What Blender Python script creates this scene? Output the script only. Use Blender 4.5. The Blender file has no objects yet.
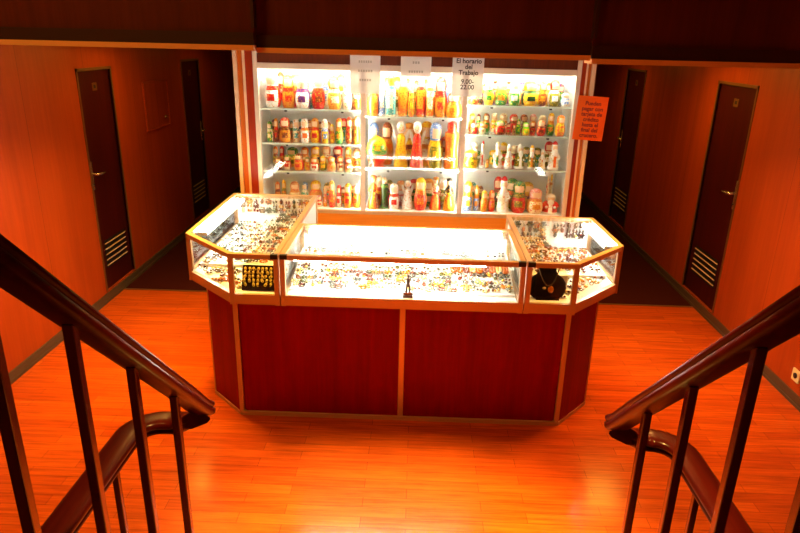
import bpy, bmesh, math, random
from mathutils import Vector, Matrix
random.seed(7)
S = bpy.context.scene
COL = S.collection
PI = math.pi

# ------------------------------------------------------------------ materials
def _new(name):
    m = bpy.data.materials.new(name); m.use_nodes = True
    nt = m.node_tree
    return m, nt, nt.nodes['Principled BSDF']

def plain(name, col, rough=.5, metal=0., coat=0., emit=None, estr=0., bump=0., bscale=80):
    m, nt, b = _new(name)
    b.inputs['Base Color'].default_value = (*col, 1)
    b.inputs['Roughness'].default_value = rough
    if rough > .9: b.inputs['Specular IOR Level'].default_value = .1
    b.inputs['Metallic'].default_value = metal
    b.inputs['Coat Weight'].default_value = coat
    if emit:
        b.inputs['Emission Color'].default_value = (*emit, 1)
        b.inputs['Emission Strength'].default_value = estr
    if bump:
        n = nt.nodes.new('ShaderNodeTexNoise'); n.inputs['Scale'].default_value = bscale
        bp = nt.nodes.new('ShaderNodeBump'); bp.inputs['Strength'].default_value = bump
        nt.links.new(n.outputs['Fac'], bp.inputs['Height']); nt.links.new(bp.outputs['Normal'], b.inputs['Normal'])
    return m

def wood(name, dark, light, axis='Z', rough=.35, coat=.3, freq=14, seam=None, seam_axis=1):
    """streaky veneer; axis = grain direction; seam = panel width"""
    m, nt, b = _new(name)
    L = nt.links.new
    tc = nt.nodes.new('ShaderNodeTexCoord'); mp = nt.nodes.new('ShaderNodeMapping')
    sc = {'X': (.06, 1, 1), 'Y': (1, .06, 1), 'Z': (1, 1, .06)}[axis]
    mp.inputs['Scale'].default_value = [s*freq for s in sc]
    L(tc.outputs['Object'], mp.inputs['Vector'])
    n1 = nt.nodes.new('ShaderNodeTexNoise'); n1.inputs['Scale'].default_value = 1.; n1.inputs['Detail'].default_value = 6; n1.inputs['Roughness'].default_value = .65
    L(mp.outputs['Vector'], n1.inputs['Vector'])
    n2 = nt.nodes.new('ShaderNodeTexNoise'); n2.inputs['Scale'].default_value = 6.; n2.inputs['Detail'].default_value = 3
    L(mp.outputs['Vector'], n2.inputs['Vector'])
    mx = nt.nodes.new('ShaderNodeMath'); mx.operation = 'MULTIPLY_ADD'; mx.inputs[1].default_value = .35
    L(n2.outputs['Fac'], mx.inputs[0]); L(n1.outputs['Fac'], mx.inputs[2])
    rp = nt.nodes.new('ShaderNodeValToRGB')
    rp.color_ramp.elements[0].position = .45; rp.color_ramp.elements[0].color = (*dark, 1)
    rp.color_ramp.elements[1].position = .92; rp.color_ramp.elements[1].color = (*light, 1)
    L(mx.outputs[0], rp.inputs['Fac'])
    out = rp.outputs['Color']
    if seam:
        sp = nt.nodes.new('ShaderNodeSeparateXYZ'); L(tc.outputs['Object'], sp.inputs[0])
        dv = nt.nodes.new('ShaderNodeMath'); dv.operation = 'DIVIDE'; dv.inputs[1].default_value = seam
        L(sp.outputs[seam_axis], dv.inputs[0])
        fr = nt.nodes.new('ShaderNodeMath'); fr.operation = 'FRACT'; L(dv.outputs[0], fr.inputs[0])
        lt = nt.nodes.new('ShaderNodeMath'); lt.operation = 'LESS_THAN'; lt.inputs[1].default_value = .005/seam
        L(fr.outputs[0], lt.inputs[0])
        mi = nt.nodes.new('ShaderNodeMix'); mi.data_type = 'RGBA'
        L(lt.outputs[0], mi.inputs['Factor']); L(out, mi.inputs['A'])
        mi.inputs['B'].default_value = (dark[0]*.6, dark[1]*.6, dark[2]*.6, 1)
        out = mi.outputs['Result']
    L(out, b.inputs['Base Color'])
    b.inputs['Roughness'].default_value = rough
    b.inputs['Coat Weight'].default_value = coat; b.inputs['Coat Roughness'].default_value = .15
    b.inputs['Specular IOR Level'].default_value = .25
    return m

def planks(name):
    m, nt, b = _new(name); L = nt.links.new
    tc = nt.nodes.new('ShaderNodeTexCoord')
    br = nt.nodes.new('ShaderNodeTexBrick')
    br.offset = .37; br.inputs['Scale'].default_value = 1
    br.inputs['Brick Width'].default_value = .62; br.inputs['Row Height'].default_value = .075
    br.inputs['Mortar Size'].default_value = .0011; br.inputs['Mortar Smooth'].default_value = .1; br.inputs['Bias'].default_value = 0
    br.inputs['Color1'].default_value = FLOOR_A; br.inputs['Color2'].default_value = FLOOR_B
    br.inputs['Mortar'].default_value = FLOOR_M
    L(tc.outputs['Object'], br.inputs['Vector'])
    mp = nt.nodes.new('ShaderNodeMapping'); mp.inputs['Scale'].default_value = (1.6, 26, 1)
    L(tc.outputs['Object'], mp.inputs['Vector'])
    n = nt.nodes.new('ShaderNodeTexNoise'); n.inputs['Scale'].default_value = 1.6; n.inputs['Detail'].default_value = 6; n.inputs['Roughness'].default_value = .7
    L(mp.outputs['Vector'], n.inputs['Vector'])
    rp = nt.nodes.new('ShaderNodeValToRGB')
    rp.color_ramp.elements[0].position = .35; rp.color_ramp.elements[0].color = (.45, .34, .28, 1)
    rp.color_ramp.elements[1].position = .62; rp.color_ramp.elements[1].color = (1, 1, 1, 1)
    L(n.outputs['Fac'], rp.inputs['Fac'])
    mi = nt.nodes.new('ShaderNodeMix'); mi.data_type = 'RGBA'; mi.blend_type = 'MULTIPLY'; mi.inputs['Factor'].default_value = .8
    L(br.outputs['Color'], mi.inputs['A']); L(rp.outputs['Color'], mi.inputs['B'])
    L(mi.outputs['Result'], b.inputs['Base Color'])
    b.inputs['Roughness'].default_value = .3
    b.inputs['Coat Weight'].default_value = .38; b.inputs['Coat Roughness'].default_value = .15; b.inputs['Specular IOR Level'].default_value = .1
    return m

def glass(name, tint=(1, 1, 1), ior=1.45):
    m = bpy.data.materials.new(name); m.use_nodes = True
    nt = m.node_tree; nt.nodes.clear()
    o = nt.nodes.new('ShaderNodeOutputMaterial'); mx = nt.nodes.new('ShaderNodeMixShader')
    t = nt.nodes.new('ShaderNodeBsdfTransparent'); t.inputs['Color'].default_value = (*tint, 1)
    g = nt.nodes.new('ShaderNodeBsdfGlossy'); g.inputs['Roughness'].default_value = .02
    f = nt.nodes.new('ShaderNodeFresnel')
    ge = nt.nodes.new('ShaderNodeNewGeometry'); ma = nt.nodes.new('ShaderNodeMath'); ma.operation = 'MULTIPLY_ADD'
    ma.inputs[1].default_value = 1/ior-ior; ma.inputs[2].default_value = ior      # same reflectance from both sides of the pane
    nt.links.new(ge.outputs['Backfacing'], ma.inputs[0]); nt.links.new(ma.outputs[0], f.inputs['IOR'])
    nt.links.new(f.outputs[0], mx.inputs[0]); nt.links.new(t.outputs[0], mx.inputs[1]); nt.links.new(g.outputs[0], mx.inputs[2])
    nt.links.new(mx.outputs[0], o.inputs['Surface'])
    return m

def painted(name, c, speck, amount=.16, scale=70):
    """lacquered paint with small painted flowers"""
    m, nt, b = _new(name); L = nt.links.new
    tc = nt.nodes.new('ShaderNodeTexCoord')
    v = nt.nodes.new('ShaderNodeTexVoronoi'); v.inputs['Scale'].default_value = scale
    L(tc.outputs['Object'], v.inputs['Vector'])
    lt = nt.nodes.new('ShaderNodeMath'); lt.operation = 'LESS_THAN'; lt.inputs[1].default_value = amount*2
    L(v.outputs['Distance'], lt.inputs[0])
    mi = nt.nodes.new('ShaderNodeMix'); mi.data_type = 'RGBA'
    mi.inputs['A'].default_value = (*c, 1); mi.inputs['B'].default_value = (*speck, 1)
    L(lt.outputs[0], mi.inputs['Factor']); L(mi.outputs['Result'], b.inputs['Base Color'])
    b.inputs['Roughness'].default_value = .3; b.inputs['Coat Weight'].default_value = .2
    return m

FLOOR_A = (.68, .112, .006, 1); FLOOR_B = (.54, .072, .004, 1); FLOOR_M = (.13, .014, .002, 1)
L_COL, L_COR, L_HL, L_HR, L_FRONT, L_STAIR, L_SPOT, TUBE, TUBE2, EXPO = 6, 10, 48, 31, 9, 50, 5400, 52, 170, 0.
L_FARL, L_FARR = 2.5, 5
M = {}
M['floor'] = planks('laminate planks')
M['carpet'] = plain('dark carpet', (.045, .005, .002), .95, bump=.4, bscale=300)
M['wall'] = wood('orange veneer wall', (.30, .036, .0022), (.43, .060, .0038), 'Z', .42, .06, 9, seam=.9)
M['jamb'] = wood('orange veneer jamb', (.44, .09, .008), (.58, .14, .015), 'Z', .35, .25, 9)
M['beam'] = wood('dark mahogany beam', (.056, .008, .003), (.098, .017, .005), 'Z', .45, .03, 12)
M['beam_edge'] = plain('dark beam edge', (.025, .006, .003), .5)
M['lip'] = plain('pale beam lip', (.72, .36, .14), .4)
M['door'] = wood('dark mahogany door', (.030, .0022, .0014), (.062, .0045, .0025), 'Z', .42, .08, 10)
M['doorframe'] = plain('bronze door frame', (.22, .10, .03), .4, .5)
M['base'] = plain('dark baseboard', (.08, .045, .02), .5)
M['redpanel'] = wood('red mahogany counter panel', (.18, .0002, .0002), (.29, .0004, .0003), 'Z', .42, .0, 11); M['redpanel'].node_tree.nodes['Principled BSDF'].inputs['Specular IOR Level'].default_value = .06
M['redtrim'] = wood('red mahogany jamb', (.24, .018, .004), (.36, .035, .006), 'Z', .35, .25, 12)
M['bronze'] = plain('champagne aluminium', (.58, .36, .18), .36, .35)
M['paletrim'] = plain('pale trim', (.82, .58, .36), .4, .1)
M['alu'] = plain('pale aluminium', (.80, .70, .56), .35, .25)
M['dark'] = plain('black plastic', (.01, .008, .008), .4)
M['rail'] = wood('dark lacquered handrail', (.020, .0010, .0006), (.046, .0022, .001), 'Y', .28, .08, 16); M['rail'].node_tree.nodes['Principled BSDF'].inputs['Specular IOR Level'].default_value = .12
M['bar'] = plain('dark red brown baluster paint', (.045, .005, .003), .25, .1, .3)
M['stair'] = wood('stair tread wood', (.2, .04, .01), (.34, .08, .015), 'X', .4, .2, 12)
M['glass'] = glass('clear glass', (.97, .985, .975))
M['shelfglass'] = glass('shelf glass', (.95, .975, .96))
M['shelfedge'] = plain('polished glass edge', (.75, .88, .80), .2)
M['white'] = plain('white laminate', (.86, .86, .84), .5)
M['headboard'] = wood('dark header board', (.075, .012, .004), (.14, .024, .006), 'Z', .4, .2, 40)
M['plinth'] = wood('orange cabinet base', (.62, .17, .008), (.76, .25, .012), 'X', .4, .2, 10)
def paper(name, col):
    m, nt, b = _new(name); b.inputs['Base Color'].default_value = (*col, 1); b.inputs['Roughness'].default_value = .8
    t = nt.nodes.new('ShaderNodeBsdfTranslucent'); t.inputs['Color'].default_value = (*col, 1)
    mx = nt.nodes.new('ShaderNodeMixShader'); mx.inputs[0].default_value = .42
    nt.links.new(b.outputs[0], mx.inputs[1]); nt.links.new(t.outputs[0], mx.inputs[2])
    nt.links.new(mx.outputs[0], nt.nodes['Material Output'].inputs['Surface']); return m
M['paper'] = paper('white paper', (.95, .93, .89))
M['orange'] = paper('orange paper', (.98, .19, .008))
M['ink'] = plain('black ink', (.03, .02, .02), .7)
M['inkred'] = plain('dark red ink', (.22, .012, .004), .7)
M['inkgrey'] = plain('faint grey ink', (.55, .53, .48), .7)
M['metal'] = plain('satin steel', (.75, .70, .62), .25, .9)
M['plate'] = plain('beige number plate', (.62, .45, .28), .4, .2)
M['socket'] = plain('cream plastic', (.80, .66, .34), .4)
M['velvet'] = plain('black velvet', (.006, .005, .007), .95)
M['pad'] = plain('white velvet pad', (.84, .84, .80), .9)
M['ivory'] = plain('pale grey pad', (.70, .73, .68), .9)
M['tube'] = plain('fluorescent tube', (1, 1, 1), .5, emit=(1, .98, .90), estr=1)
M['tube2'] = plain('cabinet tube', (1, 1, 1), .5, emit=(1, .95, .74), estr=1)
M['lamp'] = plain('lamp diffuser', (1, 1, 1), .5, emit=(1, .52, .04), estr=7)

COLS = dict(white=(.86, .84, .80), cream=(.85, .70, .42), red=(.66, .018, .012), gold=(.74, .36, .035), green=(.06, .30, .05),
    yellow=(.86, .60, .03), purple=(.20, .05, .24), brown=(.26, .06, .015), orange=(.82, .21, .014), peach=(.84, .46, .22),
    teal=(.10, .38, .36), blue=(.22, .34, .66), tan=(.55, .30, .12), olive=(.26, .26, .03), black=(.015, .01, .01),
    pink=(.78, .32, .28), grey=(.38, .38, .33), dark=(.03, .07, .02), lime=(.30, .62, .03), skin=(.86, .58, .36))
for _k in COLS:
    if _k not in ('white', 'cream', 'skin', 'grey'): COLS[_k] = tuple(v**1.3 for v in COLS[_k])
SPK = dict(white='gold', cream='red', red='gold', gold='red', green='yellow', yellow='red', purple='gold', brown='gold', orange='yellow',
    peach='red', teal='cream', blue='white', tan='brown', olive='yellow', black='gold', pink='white', grey='white', dark='green', lime='yellow', skin='pink')
def P(c):
    k = 'paint '+c
    if k not in M: M[k] = plain(k, COLS[c], .3, coat=.2)
    return M[k]
def PF(c):
    k = 'flowered '+c
    if k not in M: M[k] = painted(k, COLS[c], COLS[SPK[c]])
    return M[k]
AMB = dict(honey=(.55, .15, .006), cognac=(.12, .02, .003), cherry=(.07, .004, .002), olive=(.06, .07, .012), silver=(.20, .20, .175), black=(.01, .01, .01),
           gold=(.72, .42, .06), charm=(.86, .66, .10), amber=(.50, .095, .002), milky=(.72, .50, .16), grey=(.05, .055, .04))
def ST(c):
    k = 'stone '+c
    if k not in M: M[k] = plain(k, AMB[c], .2, .9 if c in ('silver', 'gold') else 0, .4)
    return M[k]

# ------------------------------------------------------------------ mesh helpers
class MB:
    def __init__(s): s.bm = bmesh.new(); s.mats = []
    def mi(s, m):
        if m not in s.mats: s.mats.append(m)
        return s.mats.index(m)
    def _fin(s, faces, m, smooth=False):
        k = s.mi(m)
        for f in faces: f.material_index = k; f.smooth = smooth
    def box(s, x0, x1, y0, y1, z0, z1, m):
        vs = [s.bm.verts.new(p) for p in ((x0, y0, z0), (x1, y0, z0), (x1, y1, z0), (x0, y1, z0), (x0, y0, z1), (x1, y0, z1), (x1, y1, z1), (x0, y1, z1))]
        fs = [s.bm.faces.new([vs[i] for i in q]) for q in ((3, 2, 1, 0), (4, 5, 6, 7), (0, 1, 5, 4), (1, 2, 6, 5), (2, 3, 7, 6), (3, 0, 4, 7))]
        s._fin(fs, m); return fs
    def prism(s, poly, z0, z1, m):
        a = [s.bm.verts.new((x, y, z0)) for x, y in poly]; b = [s.bm.verts.new((x, y, z1)) for x, y in poly]
        n = len(poly); fs = [s.bm.faces.new(a[::-1]), s.bm.faces.new(b)]
        for i in range(n): fs.append(s.bm.faces.new((a[i], a[(i+1) % n], b[(i+1) % n], b[i])))
        s._fin(fs, m); return fs
    def bar(s, p0, p1, w, h, m, up=(0, 0, 1), ext=0.):
        """rectangular bar from p0 to p1; w across, h along up"""
        p0 = Vector(p0); p1 = Vector(p1); d = (p1-p0).normalized(); p0 = p0-d*ext; p1 = p1+d*ext
        up = Vector(up)
        if abs(d.dot(up)) > .98: up = Vector((0, 1, 0))
        r = d.cross(up).normalized(); u = r.cross(d)
        q = [(-1, -1), (1, -1), (1, 1), (-1, 1)]
        a = [s.bm.verts.new(p0+r*(i*w/2)+u*(j*h/2)) for i, j in q]; b = [s.bm.verts.new(p1+r*(i*w/2)+u*(j*h/2)) for i, j in q]
        fs = [s.bm.faces.new(a[::-1]), s.bm.faces.new(b)]+[s.bm.faces.new((a[i], a[(i+1) % 4], b[(i+1) % 4], b[i])) for i in range(4)]
        s._fin(fs, m); return fs
    def sweep(s, path, prof, m, side=None, smooth=True):
        """sweep 2-D profile (right, up) along a path; frames keep 'up' near +z; side fixes the right vector"""
        rings = []; n = len(path); path = [Vector(p) for p in path]
        for i, p in enumerate(path):
            d = (path[min(i+1, n-1)]-path[max(i-1, 0)]).normalized()
            r = Vector(side) if side else d.cross(Vector((0, 0, 1))).normalized()
            u = r.cross(d).normalized()
            rings.append([s.bm.verts.new(p+r*a+u*b) for a, b in prof])
        k = len(prof); fs = []
        for i in range(n-1):
            for j in range(k): fs.append(s.bm.faces.new((rings[i][j], rings[i][(j+1) % k], rings[i+1][(j+1) % k], rings[i+1][j])))
        s._fin(fs, m, smooth)
        caps = [s.bm.faces.new(rings[0][::-1]), s.bm.faces.new(rings[-1])]; s._fin(caps, m)
    def tube(s, path, r, m, seg=8):
        rr = r if isinstance(r, (list, tuple)) else [r]*len(path)
        path = [Vector(p) for p in path]; n = len(path); rings = []; ref = None
        for i, p in enumerate(path):
            d = (path[min(i+1, n-1)]-path[max(i-1, 0)]).normalized()
            if ref is None: ref = d.orthogonal().normalized()
            ref = (ref-d*ref.dot(d)).normalized(); v = d.cross(ref)
            rings.append([s.bm.verts.new(p+(ref*math.cos(t)+v*math.sin(t))*rr[i]) for t in [2*PI*j/seg for j in range(seg)]])
        fs = []
        for i in range(n-1):
            for j in range(seg): fs.append(s.bm.faces.new((rings[i][j], rings[i][(j+1) % seg], rings[i+1][(j+1) % seg], rings[i+1][j])))
        fs += [s.bm.faces.new(rings[0][::-1]), s.bm.faces.new(rings[-1])]
        s._fin(fs, m, True)
    def lathe(s, prof, pick, seg=20, c=(0, 0, 0)):
        """prof: (r,z); pick(z, angle from the front) -> material"""
        c = Vector(c); rings = []
        for r, z in prof:
            if r < 1e-6: rings.append([s.bm.verts.new(c+Vector((0, 0, z)))])
            else: rings.append([s.bm.verts.new(c+Vector((r*math.sin(2*PI*j/seg), -r*math.cos(2*PI*j/seg), z))) for j in range(seg)])
        for i in range(len(prof)-1):
            a, b = rings[i], rings[i+1]; zm = (prof[i][1]+prof[i+1][1])/2
            for j in range(seg):
                j2 = (j+1) % seg
                t = 2*PI*(j+.5)/seg; t = min(t, 2*PI-t)
                if len(a) == 1 and len(b) == 1: continue
                if len(a) == 1: f = s.bm.faces.new((a[0], b[j2], b[j]))
                elif len(b) == 1: f = s.bm.faces.new((a[j], a[j2], b[0]))
                else: f = s.bm.faces.new((a[j], a[j2], b[j2], b[j]))
                s._fin([f], pick(zm, t) if callable(pick) else pick, True)
    def ball(s, c, r, m, seg=10, rings=6):
        r = r if isinstance(r, (tuple, list)) else (r, r, r)
        before = set(s.bm.faces)
        bmesh.ops.create_uvsphere(s.bm, u_segments=seg, v_segments=rings, radius=1, matrix=Matrix.Translation(c) @ Matrix.Diagonal((*r, 1)))
        s._fin([f for f in s.bm.faces if f not in before], m, True)
    def ring(s, c, R, r, m, seg=14, k=6, rot=None):
        rot = rot or Matrix.Identity(3)
        rows = []
        for i in range(seg):
            t = 2*PI*i/seg; rows.append([s.bm.verts.new(Vector(c)+rot @ Vector(((R+r*math.cos(2*PI*j/k))*math.cos(t), (R+r*math.cos(2*PI*j/k))*math.sin(t), r*math.sin(2*PI*j/k)))) for j in range(k)])
        fs = []
        for i in range(seg):
            for j in range(k): fs.append(s.bm.faces.new((rows[i][j], rows[(i+1) % seg][j], rows[(i+1) % seg][(j+1) % k], rows[i][(j+1) % k])))
        s._fin(fs, m, True)
    def build(s, name, parent=None, loc=None, bevel=0.):
        me = bpy.data.meshes.new(name); bmesh.ops.recalc_face_normals(s.bm, faces=s.bm.faces[:])
        s.bm.to_mesh(me); s.bm.free()
        for m in s.mats: me.materials.append(m)
        o = bpy.data.objects.new(name, me); COL.objects.link(o)
        if loc: o.location = loc
        if parent: o.parent = parent
        if bevel:
            b = o.modifiers.new('bevel', 'BEVEL'); b.width = bevel; b.segments = 2; b.limit_method = 'ANGLE'
        return o

def tag(o, label=None, cat=None, group=None, kind=None):
    if label: o['label'] = label
    if cat: o['category'] = cat
    if group: o['group'] = group
    if kind: o['kind'] = kind
    return o
def empty(name, loc=(0, 0, 0), rz=0):
    o = bpy.data.objects.new(name, None); o.empty_display_size = .1; COL.objects.link(o); o.location = loc; o.rotation_euler.z = rz
    return o
def one(name, fn, *a, parent=None, loc=None, bevel=0., **k):
    b = MB(); getattr(b, fn)(*a, **k); return b.build(name, parent, loc, bevel)
def struct(o): o['kind'] = 'structure'; return o
def lettering(lines, size, m, parent, loc, name='lettering', rot=(PI/2, 0, 0), spacing=1.25, bold=.0):
    cu = bpy.data.curves.new(name, 'FONT'); cu.body = '\n'.join(lines); cu.size = size; cu.align_x = 'CENTER'; cu.align_y = 'CENTER'
    cu.space_line = spacing; cu.offset = bold; cu.extrude = .0004
    t = bpy.data.objects.new(name, cu); COL.objects.link(t)
    bpy.context.view_layer.update()
    me = bpy.data.meshes.new_from_object(t.evaluated_get(bpy.context.evaluated_depsgraph_get()))
    bpy.data.objects.remove(t)
    me.materials.clear(); me.materials.append(m)
    o = bpy.data.objects.new(name, me); COL.objects.link(o); o.parent = parent; o.location = loc; o.rotation_euler = rot
    return o

# ------------------------------------------------------------------ camera
F_PX, PITCH, YAW, ROLL, EYE = 637.34, .3431, -.0223, .0232, 2.3
cp, sp_, cy, sy = math.cos(PITCH), math.sin(PITCH), math.cos(YAW), math.sin(YAW)
fw = Vector((sy*cp, cy*cp, -sp_)); rt = Vector((cy, -sy, 0)); up = rt.cross(fw)
c_, s_ = math.cos(ROLL), math.sin(ROLL)
r2 = c_*rt+s_*up; u2 = -s_*rt+c_*up
cam = bpy.data.cameras.new('camera'); cam.sensor_width = 36; cam.lens = F_PX/800*36; cam.clip_start = .02
co = bpy.data.objects.new('camera', cam); COL.objects.link(co)
mat = Matrix((( r2.x, u2.x, -fw.x, 0), (r2.y, u2.y, -fw.y, 0), (r2.z, u2.z, -fw.z, EYE), (0, 0, 0, 1)))
co.matrix_world = mat
S.camera = co

# ------------------------------------------------------------------ setting
XL, XR, YEND, YB = -2.763, 2.642, 10., 3.0      # side walls, corridor end, beam plane
CE, TOP = 2.27, 4.4                              # lower ceiling, stairwell top
YC = 5.56                                        # where the planks end and the carpet begins
struct(one('floor', 'box', XL-.1, XR+.1, -1.4, YC, -.06, 0, M['floor']))
struct(one('floor', 'box', XL-.1, XR+.1, YC, YEND, -.06, 0, M['carpet']))
struct(one('trim_1', 'box', XL+.02, -1.5, YC-.012, YC+.012, .0005, .005, M['doorframe']))
struct(one('trim_2', 'box', 1.4, XR-.02, YC-.012, YC+.012, .0005, .005, M['doorframe']))
struct(one('ceiling', 'box', XL-.1, XR+.1, YB+.14, YEND, CE, CE+.08, M['beam']))
struct(one('ceiling', 'box', XL-.1, XR+.1, -1.4, YB+.14, TOP, TOP+.08, M['beam']))
DZ0, DZ1 = .09, 1.993
DL = [(5.287, 5.861), (7.66, 8.25)]
DR = [(5.23, 5.895), (7.83, 8.50)]
def side_wall(name, x, out, doors):
    b = MB(); x0, x1 = sorted((x, x+out*.08)); y = -1.4
    for a, c in doors:
        b.box(x0, x1, y, a, 0, TOP, M['wall']); b.box(x0, x1, a, c, DZ1, TOP, M['wall']); b.box(x0, x1, a, c, 0, DZ0, M['wall']); y = c
    b.box(x0, x1, y, YEND, 0, TOP, M['wall'])
    return struct(b.build(name))
side_wall('wall_left', XL, -1, DL); side_wall('wall_right', XR, 1, DR)
struct(one('wall_rear', 'box', XL, XR, -1.48, -1.4, 0, TOP, M['wall']))
struct(one('wall_far', 'box', XL, XR, YEND, YEND+.08, 0, CE, M['wall']))
def baseboard(name, x, inn, doors):
    b = MB()
    x0, x1 = sorted((x, x+inn*.014)); b.box(x0, x1, -1.4, YEND, 0, .075, M['base'])
    x0, x1 = sorted((x, x+inn*.022)); b.box(x0, x1, -1.4, YEND, 0, .022, M['base'])
    return struct(b.build(name))
baseboard('baseboard_left', XL, 1, DL); baseboard('baseboard_right', XR, -1, DR)

def make_door(name, x, inn, y0, y1, handle_y, number):
    d = empty(name, (x, (y0+y1)/2, DZ0)); struct(d)
    w = (y1-y0)/2; h = DZ1-DZ0
    xs = lambda a, b_: sorted((inn*a, inn*b_))
    a, b_ = xs(-.05, -.015)
    one('door_leaf', 'box', a, b_, -w+.004, w-.004, .003, h-.003, M['door'], parent=d)
    f = MB(); a, b_ = xs(-.02, .007)
    f.box(a, b_, -w-.022, -w, 0, h+.022, M['doorframe']); f.box(a, b_, w, w+.022, 0, h+.022, M['doorframe']); f.box(a, b_, -w-.022, w+.022, h, h+.024, M['doorframe'])
    f.build('door_frame', d)
    hy = handle_y-(y0+y1)/2; s = 1 if hy < 0 else -1; hy += s*.035
    a, b_ = xs(-.015, -.009)
    pl = one('handle_plate', 'box', a, b_, hy-.019, hy+.019, .925, 1.165, M['metal'], parent=d, bevel=.003)
    t = MB(); t.tube([(inn*-.012, hy, 1.06), (inn*.035, hy, 1.06), (inn*.045, hy+s*.02, 1.06), (inn*.045, hy+s*.07, 1.055), (inn*.04, hy+s*.135, 1.052)], [.011, .011, .011, .010, .007], M['metal'])
    t.ball((inn*-.008, hy, .97), .009, M['dark'])
    lv = t.build('lever', d)
    v = MB(); a, b_ = xs(-.0145, -.012); v.box(a, b_, -w*.72, w*.72, .185, .445, M['dark'])
    for k in range(5):
        z = .215+k*.05
        v.bar((inn*-.008, -w*.70, z), (inn*-.008, w*.70, z),   .008, .009, M['plate'], up=(inn*-.5, 0, 1))
    v.build('vent_grille', d)
    a, b_ = xs(-.015, -.011); np_ = one('number_plate', 'box', a, b_, -.04, .04, 1.735, 1.80, M['doorframe'], parent=d); a, b_ = xs(-.0115, -.0105); one('number_recess', 'box', a, b_, -.018, .018, 1.755, 1.782, M['dark'], parent=np_)
    return d
make_door('door_1', XL, 1, *DL[0], 5.287, '2'); make_door('door_2', XL, 1, *DL[1], 8.25, '4')
make_door('door_3', XR, -1, *DR[0], 5.23, '1'); make_door('door_4', XR, -1, *DR[1], 8.5, '3')

# wall hatch on the left wall
hc = empty('wall_hatch', (XL, 6.83, 1.36)); tag(hc, 'shallow orange wooden access hatch with knob in wall between two left cabin doors', 'hatch')
one('hatch_door', 'box', 0, .012, -.30, .30, 0, .46, M['wall'], parent=hc, bevel=.003)
f = MB()
for s in (-1, 1): f.box(.0, .018, s*.31-.008, s*.31+.008, -.012, .472, M['wall'])
f.box(0, .018, -.30, .30, .462, .474, M['wall']); f.box(0, .018, -.30, .30, -.012, 0, M['wall']); f.build('hatch_frame', hc)
kb = MB(); kb.ball((.026, .15, .09), (.014, .016, .016), M['metal']); kb.tube([(.01, .15, .09), (.026, .15, .09)], .006, M['metal']); kb.build('knob', hc)
# socket on the right wall
so = empty('wall_socket', (XR, 3.93, .15)); tag(so, 'small cream plastic wall socket low on the right veneer wall', 'socket')
one('cover', 'box', -.012, 0, -.042, .042, 0, .085, M['socket'], parent=so, bevel=.003)
k = MB(); k.lathe([(0, -.003), (.020, -.003), (.020, .004), (0, .004)], M['dark'], 14)
kk = k.build('outlet_hole', so); kk.rotation_euler = (0, -PI/2, 0); kk.location = (-.0125, 0, .043)

# beam over the opening, three panels
bb = MB()
for x0, x1, z0, yy in ((XL, -.742, 2.236, 0), (-.742, .765, 2.226, .05), (.765, XR, 2.213, .02)):
    bb.box(x0, x1, YB+yy, YB+.14, z0+.075, 3.3, M['beam'])
    bb.box(x0, x1, YB+yy-.012, YB+.14, z0+.022, z0+.076, M['beam_edge'])
    bb.box(x0, x1, YB+yy-.02, YB+.14, z0, z0+.0225, M['lip'])
bb.box(-.752, -.738, YB-.004, YB+.1, 2.33, 3.3, M['beam_edge']); bb.box(.76, .775, YB+.0, YB+.1, 2.32, 3.3, M['beam_edge'])
struct(bb.build('trim_3'))
struct(one('wall_upper', 'box', XL, XR, YB+.02, YB+.14, 3.3, TOP, M['beam']))

# block behind the cabinet with its jambs
wb = MB(); wb.box(-1.49, 1.39, 5.80, YEND, 0, CE, M['wall'])
wb.box(-1.49, -1.335, 5.32, 5.80, 0, CE, M['jamb']); wb.box(1.285, 1.39, 5.32, 5.80, 0, CE, M['jamb'])
struct(wb.build('wall_back'))
def strips(n, lst):
    b = MB()
    for x0, x1, y0, m in lst: b.box(x0, x1, y0, 5.3205, 0, CE-.01, m)
    struct(b.build('trim_%d' % n))
strips(4, [(-1.492, -1.462, 5.295, M['paletrim']), (-1.417, -1.397, 5.30, M['paletrim']), (-1.397, -1.337, 5.305, M['redtrim'])])
strips(5, [(1.287, 1.318, 5.305, M['redtrim']), (1.318, 1.332, 5.30, M['paletrim']), (1.36, 1.392, 5.295, M['paletrim'])])

# ------------------------------------------------------------------ counter base
cb = empty('sales_counter', (-.064, 4.0, 0)); tag(cb, 'dark red mahogany sales counter base with bronze trim standing on the plank floor', 'counter')
def rel(o, par): o.parent = par; o.matrix_parent_inverse = Matrix.Translation(-par.location); return o
def C(o): return rel(o, cb)
FLx, FRx, FY = -1.076, .944, 3.524
BL, BR = (-1.312, 3.765), (1.177, 3.785)
b = MB(); b.prism([BL, (FLx, FY+.012), (FRx, FY+.012), BR, (BR[0], 4.48), (.68, 4.48), (.68, 4.14), (-.81, 4.14), (-.81, 4.93), (BL[0], 4.93)], .02, .765, M['redpanel']); C(b.build('carcass'))
for x0, x1 in ((FLx+.028, -.074), (-.038, FRx-.028)): C(one('front_panel', 'box', x0, x1, FY+.002, FY+.014, .022, .77, M['redpanel']))
def wall_panel(p, q, z0, z1, t, m, name, par):
    p = Vector((*p, 0)); q = Vector((*q, 0)); d = (q-p).normalized()
    b = MB(); b.bar((p.x, p.y, (z0+z1)/2), (q.x, q.y, (z0+z1)/2), t, z1-z0, m); return rel(b.build(name), par)
for p, q in ((BL, (FLx, FY)), ((FRx, FY), BR)):
    P0, Q0 = Vector(p), Vector(q); d = (Q0-P0).normalized()
    wall_panel(tuple(P0+d*.012), tuple(Q0-d*.014), .022, .77, .016, M['redpanel'], 'corner_panel', cb)
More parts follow.
